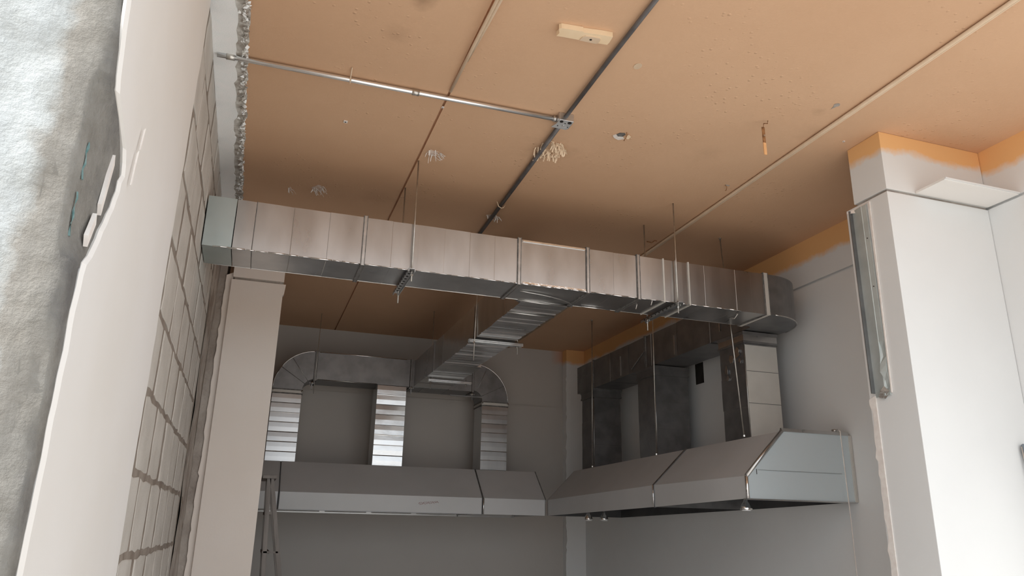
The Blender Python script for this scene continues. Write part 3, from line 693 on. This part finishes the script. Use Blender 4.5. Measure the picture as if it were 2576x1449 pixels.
def rdrop(x0,x1,y0,y1,zb_,label,seed,m1,zc_=.67, big=False):
    t = thing('vertical_duct', label, 'duct', ((x0+x1)/2,(y0+y1)/2,zb_))
    obj('riser', ribbed('z', zb_, zc_-.04, x0,x1,y0,y1, 3, bead=.001, bh_=.0006, tilt=.0009, seed=seed), m1, t)
    obj('collar', B().ring_loft([rect('z',zc_-.042,x0,x1,y0,y1,.005),rect('z',zc_-.034,x0,x1,y0,y1,.005)]).ring_loft([rect('z',zc_-.012,x0,x1,y0,y1,.005),rect('z',zc_-.001,x0,x1,y0,y1,.006)]), 'galv_d', t)
    obj('collar_band', B().ring_loft([rect('z',zc_-.034,x0,x1,y0,y1,.003),rect('z',zc_-.012,x0,x1,y0,y1,.003)]), 'galv_d' if not big else 'galv', t)
    obj('corner_bead', B().tube([(x0-.0005,y0-.0005,zb_+.002),(x0-.0005,y0-.0005,zc_-.05)], .0018, 6), 'flange', t, smooth=True)
    return t
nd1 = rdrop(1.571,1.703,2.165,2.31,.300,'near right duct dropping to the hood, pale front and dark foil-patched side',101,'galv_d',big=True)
obj('pale_front', B().box(1.5725,1.7015,2.1625,2.1645,.302,.622), 'white_steel', nd1)  # paler sheet over the front face only
for z in (.42,.53): obj('sheet_joint', B().box(1.5725,1.7015,2.1615,2.1625,z,z+.0015), 'galv_d', nd1)
random.seed(17)
for (y,z,s_) in ((2.20,.60,.02),(2.24,.585,.018),(2.27,.55,.016),(2.265,.52,.012),(2.19,.57,.010)):
    P = [(1.5685,y+s_*math.cos(q)*random.uniform(.4,1),z+1.3*s_*math.sin(q)*random.uniform(.4,1)) for q in [i*.785 for i in range(8)]]
    obj('foil_scrap', B().prism(P,(-.002,0,0)), 'galv_b', nd1)
rdrop(1.571,1.728,2.79,2.94,.292,'middle dark duct dropping onto the right hood',102,'galv_d')
rdrop(1.571,1.716,3.40,3.54,.283,'far dark duct dropping onto the right hood near the corner column',103,'galv_d')

# wall slot on the right wall
t = thing('wall_slot', 'narrow dark vertical opening in the right wall between two ducts', 'opening', (XR-.002,2.78,.6))
obj('recess', B().box(XR-.0025,XR-.0005,2.752,2.812,.606,.694), 'dark', t)
t2 = B()

# ------------------------------------------------------------------ hoods
def hood(label, P0, P1, mt, ends=(True,True), end_m=('stainless','stainless'), group=None, lips=True, seamm='flange'):
    """P0, P1: side profiles at both ends: front-bottom, front-top, slope-top, back-top, back-bottom"""
    ctr = [sum(p[i] for p in P0+P1)/10 for i in range(3)]
    ctr[2] = min(p[2] for p in P0+P1)
    t = thing('range_hood', label, 'hood', ctr, group)
    P0 = [Vector(p) for p in P0]; P1 = [Vector(p) for p in P1]
    names = ('front_skirt','sloped_front','top_panel','rear_panel')
    for i,nm in enumerate(names):
        a,b_,c_,d_ = P0[i],P0[i+1],P1[i+1],P1[i]
        nrm = (b_-a).cross(d_-a).normalized()
        cen = sum((p for p in P0+P1), Vector())/10
        if nrm.dot(a-cen) < 0: nrm = -nrm
        obj(nm, B().prism([a,b_,c_,d_], -nrm*.0025), mt if i<3 else 'stain_in', t)
    for k,(P,e) in enumerate(((P0,ends[0]),(P1,ends[1]))):
        if not e: continue
        dirn = (P1[0]-P0[0]).normalized()*(1 if k==0 else -1)
        obj('end_panel', B().prism([p-dirn*.0004 for p in P], dirn*.0025), end_m[k], t)
    # inner gutter lip along the bottom front, and the filter bank
    inward = (P0[4]-P0[0]).normalized()
    L = (P1[0]-P0[0])
    if lips:
        a = P0[0]+inward*.002; c_ = P1[0]+inward*.002
        obj('drip_gutter', B().prism([a, a+inward*.020, a+inward*.020+Vector((0,0,.010)), a+inward*.018+Vector((0,0,.010)), a+inward*.018+Vector((0,0,.002)), a+Vector((0,0,.002))], L), 'flange', t)
        a = P0[4]-inward*.030
        obj('rear_gutter', B().prism([a+Vector((0,0,-.006)), a+inward*.027+Vector((0,0,-.006)), a+inward*.027+Vector((0,0,.006)), a+Vector((0,0,.006))], L), 'galv', t)
        nf = max(1, int(L.length/.22))
        for k in range(nf):
            s0 = P0[4]-inward*.035 + L*((k+.06)/nf); s1 = P0[4]-inward*.035 + L*((k+.94)/nf)
            top0 = s0 - inward*.17 + Vector((0,0,.135)); top1 = s1 - inward*.17 + Vector((0,0,.135))
            f = obj('grease_filter', B().prism([s0,s1,top1,top0],(0,0,.006)), 'galv_b', t)
            for q in range(6):
                u = (q+.7)/7
                p0 = s0.lerp(top0,u)+Vector((0,0,-.001)); p1 = s1.lerp(top1,u)+Vector((0,0,-.001))
                obj('baffle', B().prism([p0,p1,p1-inward*.006+Vector((0,0,.004)),p0-inward*.006+Vector((0,0,.004))],(0,0,-.004)), 'galv', f)
    return t
YH, zb_, zf_, zt_ = 3.55, .064, .137, .277
def bp(x, y0=YH): return [(x,y0,zb_),(x,y0,zf_),(x,y0+.15,zt_),(x,YB-.012,zt_),(x,YB-.012,zb_)]
h1 = hood('long stainless hood along the back wall with faint red scribble', bp(.142), bp(1.060), 'stainless')
h2 = hood('short stainless hood at the right end of the back wall hood', bp(1.066), bp(1.378), 'stainless')
h3 = hood('grey hood section left of the long back hood, behind the stepladder', bp(-.165), bp(.138), 'stainless')
obj('joint_strip', B().prism([(1.063,YH-.002,zb_),(1.063,YH-.002,zf_),(1.063,YH+.148,zt_+.002),(1.063,YH+.152,zt_-.002),(1.063,YH+.004,zf_-.003),(1.063,YH+.004,zb_)],(.003,0,0)), 'seam', h1)
obj('corner_bead', B().tube([(1.0665,YH-.0015,zb_),(1.0665,YH-.0015,zf_-.002)], .0035, 8), 'chrome', h2, smooth=True)
obj('edge_bead', B().tube([(1.379,YH+.001,zf_+.001),(1.379,YH+.150,zt_+.001)], .0025, 6), 'seam', h2)
# scribble in red marker
random.seed(2)
x = .757; pts = []
for k in range(46):
    u = k/45; pts.append((.757+.092*u+.004*math.sin(k*1.9), YH-.0006, .103+.010*u+.006*math.sin(k*1.25)*(1-.4*u)+.002*math.sin(k*3.1)))
obj('red_scribble', B().tube(pts, .0006, 4), 'marker', h1, label='faint red handwritten scribble')
# lip under the back hoods
obj('bottom_flange', B().box(.142,1.060,YH+.0,YH+.022,zb_-.002,zb_+.0005), 'galv_d', h1)
def rp(y):
    t = (y-1.95)/(3.55-1.95)
    if y <= 2.5: u = (y-1.95)/.55; z0 = .098-.013*u; zf = .162-.002*u; zt = .300-.007*u
    else: u = (y-2.5)/1.05; z0 = .085-.021*u; zf = .160-.023*u; zt = .293-.014*u
    return [(1.387,y,z0),(1.387,y,zf),(1.527,y,zt),(XR-.006,y,zt),(XR-.006,y,z0)]
h4 = hood('near right-wall hood with a pale bare end panel facing us', rp(1.95), rp(2.497), 'stainless', end_m=('end_panel','galv_d'), lips=False)
h5 = hood('far right-wall hood running from the near hood to the back corner', rp(2.503), rp(3.545), 'stainless', end_m=('galv_d','stain_in'), lips=False)
P = rp(1.95)
def bead(P, r, parent, mt, y, idx=(0,1,2)):
    obj('edge_trim', B().tube([(P[i][0]-.001, y, P[i][2]) for i in idx], r, 8), mt, parent)
obj('edge_trim', B().tube([(P[1][0]+.002,1.949,P[1][2]+.001),(P[2][0],1.949,P[2][2]+.001)], .0062, 10), 'galv', h4, smooth=True)
obj('corner_bead', B().tube([(P[0][0]+.002,1.949,P[0][2]),(P[1][0]+.002,1.949,P[1][2])], .0055, 10), 'chrome', h4, smooth=True)
obj('top_trim', B().box(P[2][0]-.004,XR-.012,1.945,1.952,P[2][2]-.001,P[2][2]+.009), 'galv', h4)
obj('rear_trim', B().box(XR-.010,XR-.002,1.944,1.952,P[0][2],P[2][2]), 'white_steel', h4)
obj('bottom_rim', B().box(1.385,XR-.004,1.946,1.966,P[0][2]-.003,P[0][2]), 'galv', h4)
obj('sheet_mark', B().box(1.43,XR-.05,1.9482,1.9492,.1805,.1812), 'galv_d', h4)
obj('sheet_mark', B().box(1.4245,1.4258,1.9478,1.949,.168,.183), 'dark', h4)
P = rp(2.5)
obj('joint_strip', B().prism([(P[0][0]-.003,2.494,P[0][2]-.002),(P[1][0]-.003,2.494,P[1][2]+.001),(P[2][0]-.002,2.494,P[2][2]+.003),(P[2][0]+.003,2.494,P[2][2]-.001),(P[1][0]+.004,2.494,P[1][2]-.003),(P[0][0]+.004,2.494,P[0][2]-.002)],(0,.012,0)), 'galv_d', h5)
obj('corner_bead', B().tube([(P[0][0]-.004,2.50,P[0][2]),(P[1][0]-.004,2.50,P[1][2])], .0022, 8), 'chrome', h5, smooth=True)
def lamp(x,y,z,label):
    t = thing('hood_lamp', label, 'lamp', (x,y,z-.03))
    b = B(); rings = []
    for (dz,rr) in ((0,.006),(-.006,.008),(-.012,.013),(-.024,.018),(-.030,.0185)):
        rings.append([(x+rr*math.cos(q),y+rr*math.sin(q),z+dz) for q in [i*.3927 for i in range(16)]])
    obj('reflector', b.ring_loft(rings), 'chrome', t, smooth=True)
    obj('lens', B().cyl((x,y,z-.0305),(0,0,-1),.014,.002,16), 'glass', t, smooth=True)
    obj('stem', B().cyl((x,y,z),(0,0,1),.004,.04,10), 'galv_d', t, smooth=True)
    obj('mounting_arm', B().box(1.3895,x,y-.004,y+.004,z+.018,z+.024), 'galv_d', t)
lamp(1.40,3.10,.073,'left chrome lamp of the pair under the far right hood')
lamp(1.435,3.02,.073,'right chrome lamp of the pair under the far right hood')
lamp(1.43,2.02,.098,'single chrome lamp under the corner of the near right hood')

# ------------------------------------------------------------------ hangers
def rod(parent, x, y, z0, z1=.9998, x1=None, y1=None, r_=.0022):
    obj('rod', B().tube([(x,y,z0),(x if x1 is None else x1, y if y1 is None else y1, z1)], r_, 8), 'zinc', parent, smooth=True)
def nut(parent, x, y, z): obj('nut', B().cyl((x,y,z-.003),(0,0,1),.0042,.006,6), 'zinc', parent)
def strut_y(parent, x, y0, y1, z):
    b = B().box(x-.009,x+.009,y0,y1,z-.0015,z).box(x-.009,x-.0075,y0,y1,z-.009,z).box(x+.0075,x+.009,y0,y1,z-.009,z)
    obj('perforated_rail', b, 'strut', parent)
    k = y0+.02
    while k < y1-.012:
        obj('hole', B().cyl((x,k,z-.0016),(0,0,-1),.0038,.0005,10), 'dark', parent)
        obj('hole', B().cyl((x-.0091,k,z-.005),(-1,0,0),.0028,.0004,10), 'dark', parent); k += .024
for (x,l) in ((.362,'perforated rail and two rods holding the left part of the main duct'),(1.187,'perforated rail and two rods holding the right part of the main duct')):
    t = thing('duct_hanger', l, 'hanger', (x,2.04,.64))
    strut_y(t, x-.004, 1.925, 2.165, .666)
    rod(t, x, 1.948, .636); rod(t, x, 2.142, .628); nut(t,x,1.948,.6545); nut(t,x,2.142,.6545)
def strut_x(parent, x0, x1, y, z):
    obj('rail', B().box(x0,x1,y-.010,y+.010,z-.0015,z).box(x0,x1,y-.010,y-.0085,z-.012,z).box(x0,x1,y+.0085,y+.010,z-.012,z), 'strut', parent)
    obj('rail_slot', B().box(x0+.001,x1-.001,y-.0105,y-.0100,z-.0075,z-.006), 'seam', parent)
t = thing('duct_hanger', 'plain rail and two rods holding the ribbed branch duct at mid length', 'hanger', (.82,2.64,.6))
strut_x(t, .718, .928, 2.64, .667); rod(t,.735,2.628,.585,.9998,.745,2.63); rod(t,.908,2.64,.625)
nut(t,.735,2.628,.652); nut(t,.908,2.64,.652)
t = thing('duct_hanger', 'farther rail and rods holding the end of the branch duct', 'hanger', (.86,3.48,.62))
strut_x(t, .757, .966, 3.48, .667); rod(t,.768,3.48,.62, r_=.0016); rod(t,.94,3.48,.64, r_=.0016)
nut(t,.768,3.48,.652); nut(t,.94,3.48,.652)
for (lab,a,c_) in (('thin rod from ceiling to the near right hood',(1.53,2.144,.303),(1.494,2.151,.9998)),
                   ('thin rod from ceiling to the middle of the right hoods',(1.53,2.727,.291),(1.478,2.62,.9998)),
                   ('faint thin rod from ceiling to the far right hood',(1.53,3.335,.284),(1.535,3.33,.9998)),):
    t = thing('hanger_rod', lab, 'rod', a)
    obj('rod', B().tube([a,c_], .0022, 8), 'zinc', t, smooth=True)
    obj('nut', B().cyl((a[0],a[1],a[2]),(0,0,1),.0042,.006,6), 'zinc', t)
    obj('ceiling_plug', B().cyl((c_[0],c_[1],.9996),(0,0,-1),.005,.004,8), 'zinc', t)
t = thing('hanger_rod', 'faint rod hanging in front of the left end of the back header duct', 'rod', (.256,3.74,.60))
obj('rod', B().tube([(.256,3.738,.60),(.26,3.738,.9998)], .0015, 8), 'zinc', t, smooth=True)

# ------------------------------------------------------------------ other things
t = thing('cord', 'thin white cord hanging over the top of the near right hood', 'cord', (1.74,1.93,-.3))
obj('strand', B().tube([(1.735,1.952,.318),(1.741,1.943,.312),(1.7415,1.9415,.20),(1.742,1.9395,.05),(1.740,1.938,-.2),(1.742,1.938,-.35)], .0016, 8), 'flake_w', t, smooth=True)
obj('knot', B().cyl((1.732,1.955,.309),(0,0,1),.010,.008,12), 'galv', t, smooth=True)

t = thing('stepladder', 'weathered stepladder standing behind the beige pillar, in front of the back hood', 'ladder', (.16,3.1,ZF))
obj('top_cap', B().box(.055,.105,2.99,3.21,.160,.172), 'wood', t, bevel=.002)
for y in (3.0,3.2):
    obj('rail', B().prism([(.072,y,.160),(.086,y,.160),(.138,y,ZF),(.118,y,ZF)],(0,.014,0)), 'wood', t)
    obj('rail', B().prism([(.082,y,.160),(.096,y,.160),(.290,y,ZF),(.272,y,ZF)],(0,.014,0)), 'wood', t)
for k in range(7):
    z = .04-.135*k; f = (.16-z)/(.16-ZF)
    obj('step', B().box(.070+.046*f,.096+.046*f,3.005,3.21,z-.006,z+.004), 'wood', t)
    if k%2==1: obj('brace', B().box(.074+.05*f,.09+.19*f,3.0,3.006,z-.003,z+.003), 'wood', t)

t = thing('wall_bracket', 'blue-grey metal bracket at the right edge of the photo beside the white pillar', 'bracket', (1.775,1.345,.1))
obj('plate', B().prism([(XR-.030-.016,1.352,.213),(XR-.040,1.352,.217),(XR-.030,1.352,.205),(XR-.004,1.352,.160),(XR-.004,1.352,-.05),(XR-.022,1.352,-.05),(XR-.024,1.352,.10)],(0,-.004,0)), 'trim_blue', t)
obj('rim', B().tube([(XR-.046,1.350,.210),(XR-.042,1.350,.12),(XR-.040,1.350,-.05)], .0022, 6), 'flange', t, smooth=True)
